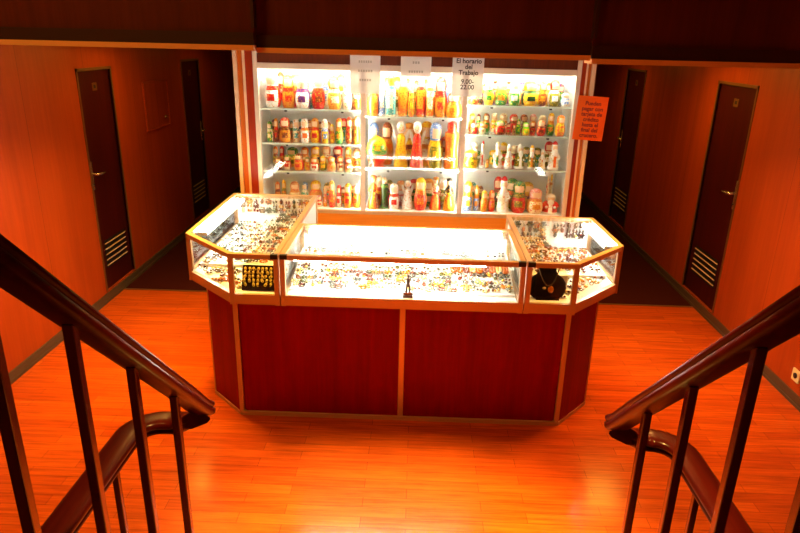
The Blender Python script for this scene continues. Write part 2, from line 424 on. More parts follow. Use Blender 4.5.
for (x, y), w in (((FLx+.004, FY), .03), ((FRx-.004, FY), .03), ((-.056, FY-.001), .034), (BL, .02), (BR, .02)):
    C(one('corner_post', 'box', x-w/2, x+w/2, y-.004, y+.02, .0, .772, M['bronze'], bevel=.002))
b = MB()
for p, q in ((BL, (FLx, FY)), ((FLx, FY), (FRx, FY)), ((FRx, FY), BR)): b.bar((*p, .013), (*q, .013), .026, .026, M['bronze'])
C(b.build('plinth_rail'))

# ------------------------------------------------------------------ glass cases
Z0, ZG, ZT = .775, .835, 1.0945
def offset_in(poly, d):
    out = []; n = len(poly)
    for i in range(n):
        p0, p1, p2 = Vector(poly[i-1]), Vector(poly[i]), Vector(poly[(i+1) % n])
        d1 = (p1-p0).normalized(); d2 = (p2-p1).normalized()
        n1 = Vector((-d1.y, d1.x)); n2 = Vector((-d2.y, d2.x)); bis = (n1+n2).normalized()
        out.append(tuple(p1+bis*(d/max(.3, bis.dot(n1)))))
    return out
def glass_case(label, poly, panes, tubes, solid=(), caps=()):
    """poly counter-clockwise; panes = edge indices closed with glass; solid = edges closed with white board"""
    cx_ = sum(p[0] for p in poly)/len(poly); cy_ = sum(p[1] for p in poly)/len(poly)
    g = empty('glass_case', (cx_, cy_, Z0)); tag(g, label, 'display case')
    n = len(poly); inn = offset_in(poly, .013)
    b = MB(); b.prism(offset_in(poly, .004), Z0, Z0+.028, M['bronze']); b.prism(offset_in(poly, .012), Z0+.028, ZG-.012, M['white']); rel(b.build('tray'), g)
    for i in range(n):
        p, q = inn[i], inn[(i+1) % n]
        rel(one('bottom_rail', 'bar', (*p, Z0+.038), (*q, Z0+.038), .026, .052, M['bronze'], ext=-.010), g)
        rel(one('top_rail', 'bar', (*p, ZT-.014), (*q, ZT-.014), .032, .028, M['bronze'], ext=-.012), g)
        rel(one('corner_post', 'bar', (*p, Z0-.001), (*p, ZT+.001), .029, .029, M['bronze']), g)
        if i in panes: rel(one('side_glass', 'bar', (*p, (ZG+ZT)/2-.01), (*q, (ZG+ZT)/2-.01), .005, ZT-ZG-.02, M['glass']), g)
        if i in solid:
            zt = 1.025 if len(poly) == 4 else ZT-.02
            rel(one('back_board', 'bar', (*p, (ZG+zt)/2), (*q, (ZG+zt)/2), .008, zt-ZG, M['white']), g)
    b = MB(); b.prism(offset_in(poly, .016), ZT-.008, ZT-.001, M['glass']); rel(b.build('top_glass'), g)
    b = MB(); b.prism(offset_in(poly, .03), ZG-.012, ZG-.002, M['pad']); rel(b.build('floor_pad'), g)
    for p, q in tubes:
        P0 = Vector((*p, ZT-.036)); Q0 = Vector((*q, ZT-.036)); d = (Q0-P0).normalized()
        for e0, e1 in ((P0-d*.012, P0+d*.012), (Q0-d*.012, Q0+d*.012)): hs = rel(one('lamp_holder', 'bar', e0, e1, .066, .022, M['white']), g)
        t = MB()
        for o_ in (-.019, .019):
            n_ = Vector((-d.y, d.x, 0))*o_; t.tube([P0+n_+d*.012, Q0+n_-d*.012], .0145, M['tube'], 10)
        ft = t.build('lamp_tube'); ft.parent = hs
    for x, y in caps: rel(one('corner_cap', 'box', x-.022, x+.022, y-.004, y+.022, ZT-.026, ZT+.003, M['dark'], bevel=.002), g)
    return g
LP = [(-.795, 3.505), (-.795, 5.02), (-1.47, 5.02), (-1.468, 3.888), (-1.085, 3.505)]
RP = [(.665, 3.505), (.957, 3.505), (1.325, 3.888), (1.305, 4.562), (.675, 4.562)]
CP = [(-.785, 3.505), (.655, 3.505), (.66, 4.19), (-.785, 4.19)]
glass_case('left glass display case with chamfered corner, the deepest of the three on the counter', LP, (2, 3, 4), [((-1.40, 4.0), (-1.40, 4.95))], solid=(0, 1), caps=[(-.818, 3.505)])
glass_case('right glass display case with chamfered corner holding the black necklace bust', RP, (0, 1, 2), [((1.262, 3.96), (1.245, 4.50))], solid=(3, 4), caps=[(.688, 3.505)])
glass_case('wide middle glass display case on the counter, brightly lit, with dark statuette inside', CP, (0, 1, 3), [((-.72, 4.13), (.60, 4.13)), ((-.72, 3.575), (.44, 3.575))], solid=(2,), caps=[(-.762, 3.505), (.632, 3.505)])

# pads and risers inside the cases
def slope_pad(label, x0, x1, y0, y1, z0, z1, m):
    o = MB(); o.prism([(x0, y0), (x1, y0), (x1, y1), (x0, y1)], 0, 1, m)
    for v in o.bm.verts:
        yy = (v.co.y-y0)/(y1-y0)
        v.co.z = ZG-.0016 if v.co.z < .5 else z0+(z1-z0)*yy
    o = o.build('display_pad'); tag(o, label, 'display pad'); return o
PADS = [('sloping white jewellery pad in front half of the middle glass case', -.75, .62, 3.60, 3.93, .85, .93),
        ('flat white riser step along the back of the middle glass case', -.75, .62, 3.95, 4.08, .95, .955),
        ('white jewellery pad along inner side of the left glass case', -1.09, -.83, 3.78, 4.98, .93, .95),
        ('white jewellery pad along outer side of the left glass case', -1.43, -1.115, 3.98, 4.98, .855, .865),
        ('white jewellery pad along inner side of the right glass case', .712, .97, 3.76, 4.53, .93, .95),
        ('white jewellery pad along outer side of the right glass case', 1.00, 1.275, 3.98, 4.53, .855, .865)]
for a in PADS: slope_pad(*a, M['ivory'] if 'outer' in a[0] else M['pad'])

# ---- trinkets
def tr_ring(c):
    b = MB(); b.ring((0, 0, .009), .010, .0022, ST('silver' if c != 'silver' else 'gold'), 12, 5, Matrix.Rotation(PI/2, 3, 'X')); b.ball((0, 0, .021), (.008, .006, .006), ST(c), 8, 5); return b
def tr_brooch(c):
    b = MB(); b.lathe([(0, 0), (.016, 0), (.018, .003), (.012, .006), (0, .006)], ST('silver'), 12)
    b.ball((0, 0, .006), (.011, .009, .006), ST(c), 10, 5)
    for k in range(6): t = k*PI/3; b.ball((.017*math.cos(t), .017*math.sin(t), .004), (.006, .006, .004), ST(c), 6, 4)
    return b
def tr_pendant(c):
    b = MB(); b.ball((0, 0, .007), (.011, .017, .007), ST(c), 10, 6); b.ring((0, .021, .005), .005, .0014, ST('silver'), 10, 5)
    b.tube([(-.011, .036, .002), (-.006, .028, .003), (0, .023, .005), (.006, .028, .003), (.011, .036, .002)], .0013, ST('silver'), 5); return b
def tr_bracelet(c):
    b = MB()
    for k in range(12): t = k*PI/6; b.ball((.026*math.cos(t), .026*math.sin(t), .007), (.0075, .0075, .007), ST(c), 7, 5)
    return b
def tr_earrings(c):
    b = MB(); b.box(-.019, .019, -.013, .013, 0, .003, M['paper'])
    for s in (-1, 1): b.ball((s*.009, -.002, .007), (.0065, .009, .005), ST(c), 8, 5); b.ring((s*.009, .009, .004), .003, .001, ST('silver'), 8, 4)
    return b
KINDS = dict(ring=(tr_ring, 'ring', 'ring'), brooch=(tr_brooch, 'flower brooch', 'brooch'), pendant=(tr_pendant, 'drop pendant', 'pendant'),
             bracelet=(tr_bracelet, 'bead bracelet', 'bracelet'), earrings=(tr_earrings, 'carded earring pair', 'earrings'))
proto = {}
def trinket(kind, c, loc, rz, where, tilt=0.):
    fn, word, cat = KINDS[kind]
    if (kind, c) not in proto:
        o = fn(c).build(kind); proto[(kind, c)] = o
    else:
        o = proto[(kind, c)].copy(); COL.objects.link(o)
    o.location = loc; o.rotation_euler = (Matrix.Rotation(tilt, 3, 'X') @ Matrix.Rotation(rz, 3, 'Z')).to_euler(); k = random.uniform(1.1, 1.4)*(.7 if kind == 'bracelet' else 1); o.scale = (k, k, k)
    name = {'honey': 'honey amber', 'cognac': 'cognac amber', 'cherry': 'cherry amber', 'olive': 'olive green stone', 'silver': 'silver', 'grey': 'grey stone', 'milky': 'milky yellow amber', 'gold': 'gold', 'black': 'black stone'}[c]
    tag(o, 'small %s %s %s%s' % (name, word, '' if 'pinned' in where else 'lying among others ', where), cat, '%s %ss %s' % (name, word.rstrip('s'), where))
    return o
def field(x0, x1, y0, y1, zf, dx, dy, cols, kinds, where, keep=.95, inside=None, slope=0.):
    ny = max(1, int((y1-y0)/dy)); nx = max(1, int((x1-x0)/dx))
    for j in range(ny):
        for i in range(nx):
            if random.random() > keep: continue
            x = x0+(i+.5)*(x1-x0)/nx+random.uniform(-.12, .12)*dx; y = y0+(j+.5)*(y1-y0)/ny+random.uniform(-.12, .12)*dy
            if inside and not inside(x, y): continue
            k = random.choice(kinds)
            trinket(k, random.choice(cols), (x, y, zf(y)+.004), random.uniform(-.5, .5) if k != 'bracelet' else random.uniform(0, 3), where, slope)
WL, WR, WC = 'in the left glass case', 'in the right glass case', 'in the middle glass case'
small = ['brooch', 'pendant', 'ring', 'earrings']
warm = ['honey', 'cognac', 'cherry', 'honey', 'olive', 'milky']
cool = ['silver', 'grey', 'olive', 'black', 'cognac', 'silver']
zin = lambda y: .93+(y-3.78)/1.2*.02; zout = lambda y: .855+(y-3.98)*.01
D = .043
field(-1.08, -.84, 3.80, 4.97, zin, D, .048, warm+['olive', 'grey', 'olive', 'cognac'], small+['bracelet'], WL)
field(-1.42, -1.125, 4.0, 4.97, zout, D, .052, cool+['olive', 'milky', 'grey'], small, WL)
field(-1.37, -.86, 3.60, 3.77, lambda y: ZG-.002, D, D, warm, small, WL, inside=lambda x, y: x+y > 2.47 and (x < -1.05 or y > 3.72))
field(-1.44, -1.12, 3.78, 3.965, lambda y: ZG-.002, D, D, warm+cool, small, WL, inside=lambda x, y: x+y > 2.52)
zr = lambda y: .93+(y-3.76)/.77*.02; zro = lambda y: .855+(y-3.98)/.55*.01
field(.72, .96, 3.78, 4.52, zr, D, .046, warm+['milky', 'gold', 'olive', 'gold'], small+['bracelet'], WR)
field(1.01, 1.265, 4.0, 4.52, zro, D, .046, warm+['gold', 'olive'], small, WR)
field(.89, 1.26, 3.60, 3.965, lambda y: ZG-.002, D, D, warm+['milky', 'gold'], small, WR, inside=lambda x, y: y-x > 2.69 and x > .90 and not (x < 1.0 and y > 3.73))
zc = lambda y: .85+(y-3.60)/.33*.08
SL = math.atan(.08/.33); cen = ['silver', 'olive', 'cognac', 'honey', 'grey', 'milky', 'cognac', 'gold']
field(-.74, .61, 3.61, 3.81, zc, .037, .037, cen, small+['brooch'], WC, slope=SL, keep=.9)
field(-.72, .60, 3.96, 4.075, lambda y: .957, .046, .055, ['silver', 'grey', 'honey', 'milky', 'olive'], small, WC, keep=.7)

field(-.74, .22, 3.815, 3.925, zc, .037, .037, cen, small, WC, slope=SL, keep=.75)
# pieces pinned on the white back boards of the two wings
for x0, x1, y, where in ((-1.42, -.85, 5.0015, 'pinned to back board of left glass case'), (.73, 1.25, 4.5435, 'pinned to back board of right glass case')):
    for j in range(3):
        for i in range(11):
            if random.random() < .12: continue
            trinket(random.choice(['brooch', 'pendant', 'earrings']), random.choice(warm+cool), (x0+(x1-x0)*(i+.5)/11, y, .965+j*.036), random.uniform(-.3, .3), where, PI/2)
# amber bead necklaces hanging over a stand at the right end of the middle case
for i in range(9):
    x = .255+i*.0415; c = ['honey', 'honey', 'cognac', 'milky', 'honey', 'cognac', 'honey', 'milky', 'honey'][i]
    q = MB()
    for k in range(26):
        u = k/25*2-1
        px_ = math.copysign(.0102, u) if abs(u) > .12 else .0102*u/.12
        q.ball((px_, -.055+.125*max(0, abs(u)-.06), .012), (.0105, .0095, .0105), ST('amber' if c == 'honey' else c), 7, 5)
    o = q.build('bead_necklace', None, (x, 3.868, zc(3.868)+.002)); o.rotation_euler = (SL, 0, random.uniform(-.04, .04))
    nm_ = {'honey': 'honey amber', 'cognac': 'cognac amber', 'milky': 'milky yellow amber'}[c]
    tag(o, '%s bead necklace in the row at right end of middle glass case' % nm_, 'necklace', nm_+' bead necklaces in the middle glass case')

# black velvet board with gold pieces, left front
vb = MB(); vb.prism([(-1.04, 0), (-.825, 0), (-.825, .012), (-1.04, .012)], 0, .155, M['velvet'])
vb = vb.build('velvet_board', None, (0, 3.575, ZG+.0038)); vb.rotation_euler.x = -.42
tag(vb, 'black velvet board leaning in the front of the left glass case, covered with gold pieces', 'velvet board')
nrm = Matrix.Rotation(-.42, 3, 'X')
st0 = None
for j in range(5):
    for i in range(8):
        if j == 0 and i % 3 == 1: continue
        p = nrm @ Vector((-1.025+i*.0265+random.uniform(-.004, .004), -.001, .040+j*.024))
        if st0 is None:
            b = MB(); b.ball((0, 0, 0), (.0095, .008, .006), ST('charm'), 8, 5); b.ring((0, -.008, 0), .007, .0022, ST('charm'), 9, 5); o = b.build('gold_charm'); st0 = o
        else: o = st0.copy(); COL.objects.link(o)
        o.location = p+Vector((0, 3.575, ZG+.0038)); o.rotation_euler = (PI/2-.42, 0, random.uniform(-.6, .6)); o.rotation_euler.rotate_axis('Z', random.uniform(-1, 1))
        tag(o, 'tiny gold charm pinned in rows on the black velvet board in the left glass case', 'charm', 'gold charms on the black velvet board')

# black necklace bust, right front
bu = empty('necklace_bust', (.815, 3.60, ZG-.0012)); tag(bu, 'black velvet necklace bust in the front of the right glass case', 'necklace bust')
b = MB(); rings = []
prof = [(.070, .030, 0), (.090, .036, .02), (.100, .040, .055), (.098, .040, .085), (.082, .036, .112), (.056, .030, .132), (.045, .026, .150), (.045, .025, .175), (.050, .027, .188)]
n = 20; zc_ = []
for a, d, z in prof: rings.append([b.bm.verts.new((a*math.cos(2*PI*k/n), .02+z*.22+d*math.sin(2*PI*k/n), z)) for k in range(n)])
fs = []
for i in range(len(rings)-1):
    for k in range(n): fs.append(b.bm.faces.new((rings[i][k], rings[i][(k+1) % n], rings[i+1][(k+1) % n], rings[i+1][k])))
fs += [b.bm.faces.new(rings[0][::-1]), b.bm.faces.new(rings[-1])]; b._fin(fs, M['velvet'], True); bu.scale = (1.16, 1.0, 1.08); b.build('torso', bu)
one('foot', 'box', -.06, .06, -.02, .06, 0, .006, M['velvet'], parent=bu)
nk = empty('amber_pendant_necklace', (.815, 3.597, ZG-.001)); nk.scale = (1.16, 1.0, 1.08); tag(nk, 'silver chain necklace with large amber pendant worn by the black bust', 'necklace')
b = MB(); pts = []
for k in range(15):
    u = k/14*2-1; z = .082+.092*abs(u)**1.6; hw = .052*abs(u)**.8 if abs(u) < 1 else .052
    y = .02+z*.22-.040+.012*abs(u)**3
    pts.append((math.copysign(hw, u)*1.0, y-.004, z))
b.tube(pts, .0028, ST('silver'), 6); b.build('chain', nk)
b = MB(); b.ball((.012, -.012, .062), (.016, .007, .021), ST('honey'), 12, 8); b.ring((.010, -.010, .086), .006, .0016, ST('silver'), 9, 5, Matrix.Rotation(PI/2, 3, 'X')); b.build('pendant', nk)
b = MB(); b.ball((-.022, -.012, .070), (.010, .006, .008), ST('milky'), 9, 6); b.build('charm', nk)

# statuette in the middle case
sg = empty('statuette', (-.028, 3.565, ZG-.001)); tag(sg, 'small dark bronze statuette on black plinth at the centre of the middle glass case', 'statuette')
b = MB(); b.box(-.024, .024, -.018, .018, 0, .016, M['dark']); b.box(-.019, .019, -.014, .014, .016, .028, ST('cognac')); b.build('plinth', sg, bevel=.001); sg.scale = (1.25, 1.25, 1.12)
b = MB(); bz = plain('dark bronze', (.06, .035, .02), .3, .7)
b.tube([(-.006, 0, .027), (-.008, 0, .05), (-.002, 0, .075)], [.004, .005, .007], bz); b.tube([(.007, 0, .027), (.008, 0, .05), (.002, 0, .075)], [.004, .005, .007], bz)
b.tube([(0, 0, .07), (0, 0, .085), (0, 0, .105), (0, 0, .112)], [.008, .008, .011, .005], bz)
b.ball((0, 0, .120), (.008, .008, .010), bz, 10, 7)
b.tube([(-.010, 0, .104), (-.022, -.002, .092), (-.016, -.008, .080)], [.004, .0035, .003], bz); b.tube([(.010, 0, .104), (.022, -.002, .118), (.016, 0, .135)], [.004, .0035, .003], bz)
b.build('figure', sg)
b = MB(); b.lathe([(0, 0), (.004, .002), (.011, .012), (.012, .02), (.004, .026), (0, .03)], ST('gold'), 12, (.0, 0, .136)); b.build('bowl', sg)

# ------------------------------------------------------------------ display cabinet
cab = empty('display_cabinet', (-.03, 5.52, 0)); tag(cab, 'tall white framed glass display cabinet full of painted dolls against the back wall', 'display cabinet')
def K(o): return rel(o, cab)
CX0, CX1, CY0, CY1 = -1.335, 1.283, 5.30, 5.78
K(one('side_panel', 'box', CX0, CX0+.022, CY0+.03, CY1, 0, 2.2, M['white'])); K(one('side_panel', 'box', CX1-.022, CX1, CY0+.03, CY1, 0, 2.2, M['white']))
for x0, x1 in ((CX0, CX0+.036), (CX1-.036, CX1)): K(one('front_post', 'box', x0, x1, CY0, CY0+.03, 0, 2.2, M['alu'], bevel=.003))
K(one('back_panel', 'box', CX0+.022, CX1-.022, CY1-.015, CY1, .87, 2.2, M['white']))
K(one('header_board', 'box', CX0+.036, CX1-.036, CY0+.006, CY0+.03, 2.098, 2.2, M['headboard']))
K(one('top_board', 'box', CX0+.022, CX1-.022, CY0+.03, CY1-.015, 2.095, 2.11, M['white']))
K(one('top_rail', 'box', CX0+.036, CX1-.036, CY0, CY0+.03, 2.052, 2.098, M['alu'], bevel=.003))
K(one('bottom_rail', 'box', CX0+.036, CX1-.036, CY0, CY0+.03, .872, .902, M['bronze'], bevel=.003))
K(one('base_panel', 'box', CX0+.036, CX1-.036, CY0+.004, CY0+.03, .02, .872, M['plinth']))
K(one('floor_board', 'box', CX0+.022, CX1-.022, CY0+.03, CY1-.015, .872, .900, M['white']))
for x in (-.448, .376): K(one('mullion', 'box', x-.020, x+.020, CY0, CY0+.028, .90, 2.052, M['alu'], bevel=.003)); K(one('divider', 'box', x-.006, x+.006, CY0+.03, CY1-.015, .90, 2.06, M['white']))
BAYS = dict(left=(CX0+.03, -.454), middle=(-.442, .370), right=(.382, CX1-.03))
for bay, (x0, x1) in BAYS.items():
    K(one('glass_door', 'box', x0+.012, x1-.012, CY0+.010, CY0+.015, .904, 2.05, M['glass']))
    K(one('top_lamp', 'tube', [(x0+.06, CY0+.055, 2.077), (x1-.06, CY0+.055, 2.077)], .011, M['tube2']))
ROWS = {}
ROWS[('left', 'top')] = (1.739, [
('m','gold cream green',-1.291,5.57,0.216,0.08),
 ('m','white red white',-1.205,5.42,0.282,0.113),
 ('m','yellow red gold',-1.081,5.42,0.261,0.113),
 ('m','cream purple white',-0.956,5.42,0.256,0.104),
 ('m','white brown red',-0.832,5.42,0.267,0.104),
 ('m','gold cream gold',-0.699,5.42,0.262,0.113),
 ('m','white white cream',-0.592,5.42,0.257,0.104),
 ('m','brown orange brown',-0.501,5.42,0.132,0.069),
 ('m','brown red cream',-1.17,5.57,0.276,0.089),
 ('m','peach gold red',-1.042,5.57,0.262,0.089),
 ('m','cream white teal',-0.914,5.57,0.265,0.089),
 ('m','white blue cream',-0.787,5.57,0.276,0.089),
 ('m','peach orange white',-0.659,5.57,0.271,0.089),
 ('m','cream teal brown',-0.561,5.57,0.226,0.089)])
ROWS[('left', 'second')] = (1.456, [
('m','green cream green',-1.28,5.42,0.168,0.078),
 ('m','gold red brown',-1.195,5.42,0.195,0.078),
 ('m','red brown gold',-1.114,5.42,0.206,0.087),
 ('m','white teal cream',-1.025,5.42,0.191,0.078),
 ('m','white orange white',-0.949,5.42,0.202,0.078),
 ('m','gold red yellow',-0.864,5.42,0.204,0.078),
 ('m','white blue yellow',-0.78,5.42,0.198,0.078),
 ('m','yellow gold yellow',-0.721,5.42,0.158,0.069),
 ('m','orange gold green',-0.661,5.42,0.209,0.078),
 ('m','red red brown',-0.577,5.42,0.219,0.087),
 ('m','tan brown gold',-0.501,5.42,0.229,0.078),
 ('m','purple brown olive',-1.272,5.57,0.168,0.089),
 ('m','teal gold red',-1.187,5.57,0.156,0.085),
 ('m','teal green orange',-1.099,5.57,0.158,0.089),
 ('m','teal purple cream',-1.014,5.57,0.176,0.08),
 ('m','brown orange cream',-0.932,5.57,0.171,0.089),
 ('m','purple yellow red',-0.845,5.57,0.158,0.089),
 ('m','gold brown red',-0.771,5.57,0.158,0.062),
 ('m','red green teal',-0.636,5.57,0.191,0.089),
 ('m','yellow cream purple',-0.554,5.57,0.191,0.08)])
ROWS[('left', 'third')] = (1.22, [
('m','orange brown olive',-1.291,5.57,0.172,0.089),
 ('m','red red gold',-1.185,5.57,0.174,0.098),
 ('m','green olive yellow',-1.088,5.57,0.168,0.089),
 ('m','orange gold cream',-0.982,5.57,0.171,0.089),
 ('m','yellow yellow black',-0.889,5.57,0.182,0.098),
 ('m','peach cream gold',-0.792,5.57,0.185,0.089),
 ('m','red purple brown',-0.691,5.57,0.187,0.089),
 ('m','yellow gold olive',-0.603,5.57,0.181,0.08),
 ('m','tan brown gold',-0.524,5.57,0.175,0.08),
 ('m','brown gold brown',-1.181,5.42,0.104,0.069),
 ('m','green red cream',-1.112,5.42,0.123,0.078),
 ('m','brown red gold',-1.008,5.42,0.143,0.078),
 ('m','olive gold yellow',-0.939,5.42,0.111,0.069),
 ('m','gold red white',-0.875,5.42,0.113,0.069),
 ('m','yellow yellow olive',-0.802,5.42,0.123,0.069),
 ('m','orange gold peach',-0.728,5.42,0.125,0.069),
 ('m','orange brown cream',-0.655,5.42,0.127,0.069),
 ('m','red brown peach',-0.582,5.42,0.12,0.069)])
ROWS[('left', 'bottom')] = (0.893, [
('m','orange brown gold',-1.271,5.57,0.18,0.098),
 ('m','yellow olive gold',-1.18,5.57,0.191,0.098),
 ('m','peach gold cream',-1.081,5.57,0.185,0.098),
 ('m','blue white teal',-0.991,5.57,0.179,0.098),
 ('m','yellow orange gold',-0.892,5.57,0.199,0.107),
 ('m','cream pink gold',-0.79,5.42,0.181,0.087),
 ('m','yellow orange red',-0.728,5.42,0.236,0.095),
 ('m','red red white',-0.667,5.42,0.194,0.078),
 ('m','yellow red gold',-0.588,5.42,0.213,0.095),
 ('m','pink brown gold',-0.501,5.42,0.207,0.078),
 ('m','pink red cream',-0.843,5.42,0.1,0.069),
 ('m','olive orange teal',-0.78,5.57,0.181,0.062),
 ('m','brown gold olive',-0.645,5.57,0.15,0.08),
 ('m','orange teal green',-0.56,5.57,0.155,0.089)])
ROWS[('middle', 'top')] = (1.695, [
('t','yellow orange gold',-0.385,5.42,0.219,0.087),
 ('t','white blue white',-0.302,5.42,0.315,0.087),
 ('t','gold teal cream',-0.228,5.42,0.325,0.078),
 ('t','grey orange gold',-0.129,5.42,0.319,0.104),
 ('m','cream yellow orange',-0.059,5.42,0.305,0.087),
 ('t','grey red gold',0.019,5.42,0.323,0.095),
 ('t','blue orange cream',0.094,5.42,0.317,0.087),
 ('m','red red gold',0.184,5.42,0.319,0.104),
 ('t','blue white blue',0.257,5.57,0.304,0.071),
 ('m','brown orange gold',0.31,5.42,0.203,0.078),
 ('m','gold red brown',-0.353,5.57,0.278,0.089),
 ('m','green yellow cream',-0.272,5.57,0.3,0.08),
 ('m','yellow olive cream',-0.183,5.57,0.305,0.089),
 ('m','olive red green',-0.096,5.57,0.293,0.076),
 ('m','brown olive gold',-0.02,5.57,0.282,0.085),
 ('m','orange green purple',0.058,5.57,0.293,0.08),
 ('m','teal cream gold',0.143,5.57,0.306,0.089)])
ROWS[('middle', 'second')] = (1.261, [
('c','yellow red green',-0.339,5.42,0.271,0.174),
 ('m','blue black white',-0.384,5.57,0.36,0.089),
 ('m','brown gold orange',-0.262,5.57,0.363,0.098),
 ('a','white yellow cream',-0.137,5.42,0.392,0.122),
 ('a','white red cream',-0.001,5.42,0.396,0.122),
 ('m','blue yellow olive',0.155,5.42,0.391,0.113),
 ('m','red brown white',0.253,5.57,0.257,0.071),
 ('b','red orange gold',0.311,5.42,0.404,0.113),
 ('m','gold yellow brown',-0.071,5.57,0.365,0.089),
 ('m','yellow cream gold',0.079,5.57,0.379,0.089)])
ROWS[('middle', 'bottom')] = (0.902, [
('w','orange brown orange',-0.366,5.42,0.289,0.095),
 ('b','cream dark green',-0.27,5.42,0.275,0.095),
 ('m','white red white',-0.187,5.42,0.225,0.104),
 ('a','white white cream',-0.07,5.42,0.254,0.095),
 ('m','yellow orange red',0.042,5.42,0.283,0.122),
 ('w','cream red gold',0.172,5.42,0.287,0.113),
 ('w','black yellow gold',0.302,5.42,0.282,0.113),
 ('m','peach white pink',-0.13,5.57,0.221,0.071),
 ('m','gold cream green',0.11,5.57,0.245,0.08),
 ('m','white olive cream',0.243,5.57,0.249,0.08),
 ('m','cream red yellow',-0.327,5.57,0.258,0.089),
 ('m','olive purple green',-0.235,5.57,0.219,0.085),
 ('m','red green cream',-0.015,5.57,0.233,0.089)])
ROWS[('right', 'top')] = (1.805, [
('m','brown orange brown',0.448,5.42,0.073,0.069),
 ('m','olive dark brown',0.51,5.42,0.067,0.061),
 ('m','white green yellow',0.576,5.42,0.194,0.104),
 ('m','cream gold green',0.678,5.42,0.197,0.104),
 ('m','white white green',0.784,5.42,0.199,0.104),
 ('m','yellow dark yellow',0.91,5.42,0.194,0.122),
 ('m','gold gold brown',1.016,5.42,0.197,0.095),
 ('m','red white olive',1.109,5.42,0.207,0.104),
 ('m','white blue white',1.2,5.42,0.107,0.069),
 ('m','cream purple red',0.492,5.57,0.06,0.067),
 ('m','yellow green purple',0.557,5.57,0.155,0.076),
 ('m','red olive purple',0.644,5.57,0.182,0.089),
 ('m','brown yellow purple',0.751,5.57,0.178,0.089),
 ('m','purple yellow gold',0.871,5.57,0.178,0.089),
 ('m','purple green yellow',0.991,5.57,0.167,0.089),
 ('m','orange green yellow',1.093,5.57,0.177,0.089),
 ('m','purple green olive',1.185,5.57,0.169,0.089)])
ROWS[('right', 'second')] = (1.566, [
('m','yellow gold brown',0.464,5.57,0.152,0.08),
 ('m','brown green black',0.52,5.57,0.145,0.071),
 ('m','brown gold green',0.584,5.57,0.155,0.071),
 ('m','cream yellow cream',0.652,5.57,0.156,0.08),
 ('m','cream gold cream',0.729,5.57,0.158,0.08),
 ('m','red brown red',0.818,5.57,0.152,0.071),
 ('m','brown olive brown',0.903,5.57,0.154,0.08),
 ('m','pink cream pink',0.984,5.57,0.156,0.08),
 ('m','cream tan black',1.061,5.57,0.15,0.08),
 ('m','yellow gold green',1.106,5.42,0.184,0.095),
 ('m','orange yellow orange',1.197,5.42,0.17,0.095),
 ('m','pink brown red',0.471,5.42,0.086,0.061),
 ('m','orange tan cream',0.537,5.42,0.096,0.069),
 ('m','green red brown',0.686,5.42,0.116,0.069),
 ('m','brown red tan',0.758,5.42,0.094,0.052),
 ('m','red brown tan',0.804,5.42,0.087,0.052),
 ('m','green lime green',0.839,5.42,0.128,0.069),
 ('m','lime lime yellow',0.903,5.42,0.106,0.069),
 ('m','gold brown red',0.96,5.42,0.115,0.061),
 ('m','peach brown red',1.026,5.42,0.125,0.069)])
ROWS[('right', 'third')] = (1.283, [
('m','yellow olive yellow',0.444,5.42,0.144,0.069),
 ('s','white green red',0.498,5.57,0.19,0.089),
 ('s','red white red',0.556,5.42,0.223,0.095),
 ('m','yellow green yellow',0.665,5.57,0.126,0.062),
 ('s','cream white green',0.687,5.42,0.218,0.087),
 ('s','white white cream',0.776,5.42,0.203,0.095),
 ('s','white olive white',0.873,5.42,0.206,0.087),
 ('s','yellow olive gold',0.97,5.42,0.2,0.087),
 ('s','white white cream',1.064,5.42,0.169,0.087),
 ('s','red white orange',1.157,5.42,0.238,0.122),
 ('m','gold peach yellow',0.599,5.42,0.072,0.061),
 ('m','yellow olive red',0.751,5.57,0.197,0.089),
 ('m','cream brown red',0.847,5.57,0.169,0.089),
 ('m','olive teal cream',0.947,5.57,0.163,0.089),
 ('m','olive green teal',1.045,5.57,0.156,0.089),
 ('m','red cream olive',1.139,5.57,0.215,0.089)])
ROWS[('right', 'bottom')] = (0.902, [
('m','yellow yellow blue',0.454,5.42,0.26,0.087),
 ('m','yellow gold blue',0.529,5.42,0.227,0.078),
 ('m','yellow orange gold',0.595,5.42,0.185,0.069),
 ('m','orange gold red',0.66,5.42,0.187,0.078),
 ('s','red white cream',0.758,5.42,0.312,0.148),
 ('m','green olive red',0.893,5.42,0.272,0.113),
 ('m','pink gold cream',1.034,5.42,0.215,0.104),
 ('b','cream cream cream',1.163,5.57,0.301,0.098),
 ('s','white red white',1.221,5.42,0.168,0.087),
 ('b','yellow cream gold',1.241,5.57,0.312,0.08),
 ('m','teal green olive',0.505,5.57,0.221,0.076),
 ('m','brown olive purple',0.577,5.57,0.189,0.067),
 ('m','green cream yellow',0.646,5.57,0.122,0.067),
 ('m','red brown green',0.727,5.57,0.277,0.089),
 ('m','green orange olive',0.849,5.57,0.266,0.089),
 ('m','yellow gold purple',0.989,5.57,0.236,0.089)])

SHELF_Z = {k: v[0] for k, v in ROWS.items() if k[1] != 'bottom'}
for (bay, r), z in SHELF_Z.items():
    x0, x1 = BAYS[bay]
    sh = K(one('shelf', 'box', x0+.004, x1-.004, CY0+.062, CY1-.02, z-.010, z-.001, M['shelfglass']))
    e = one('shelf_edge', 'box', x0+.004, x1-.004, CY0+.055, CY0+.062, z-.014, z-.001, M['shelfedge']); e.parent = sh
    for x in (x0+(x1-x0)*.25, x0+(x1-x0)*.8):
        e = one('shelf_clip', 'box', x-.010, x+.010, CY0+.048, CY0+.070, z-.026, z-.014, M['dark']); e.parent = sh
for x in (-.448, .376):
    for s in (-1, 1):
        K(one('side_lamp', 'tube', [(x+s*.0125, CY0+.040, .95), (x+s*.0125, CY0+.040, 2.0)], .006, M['tube2']))

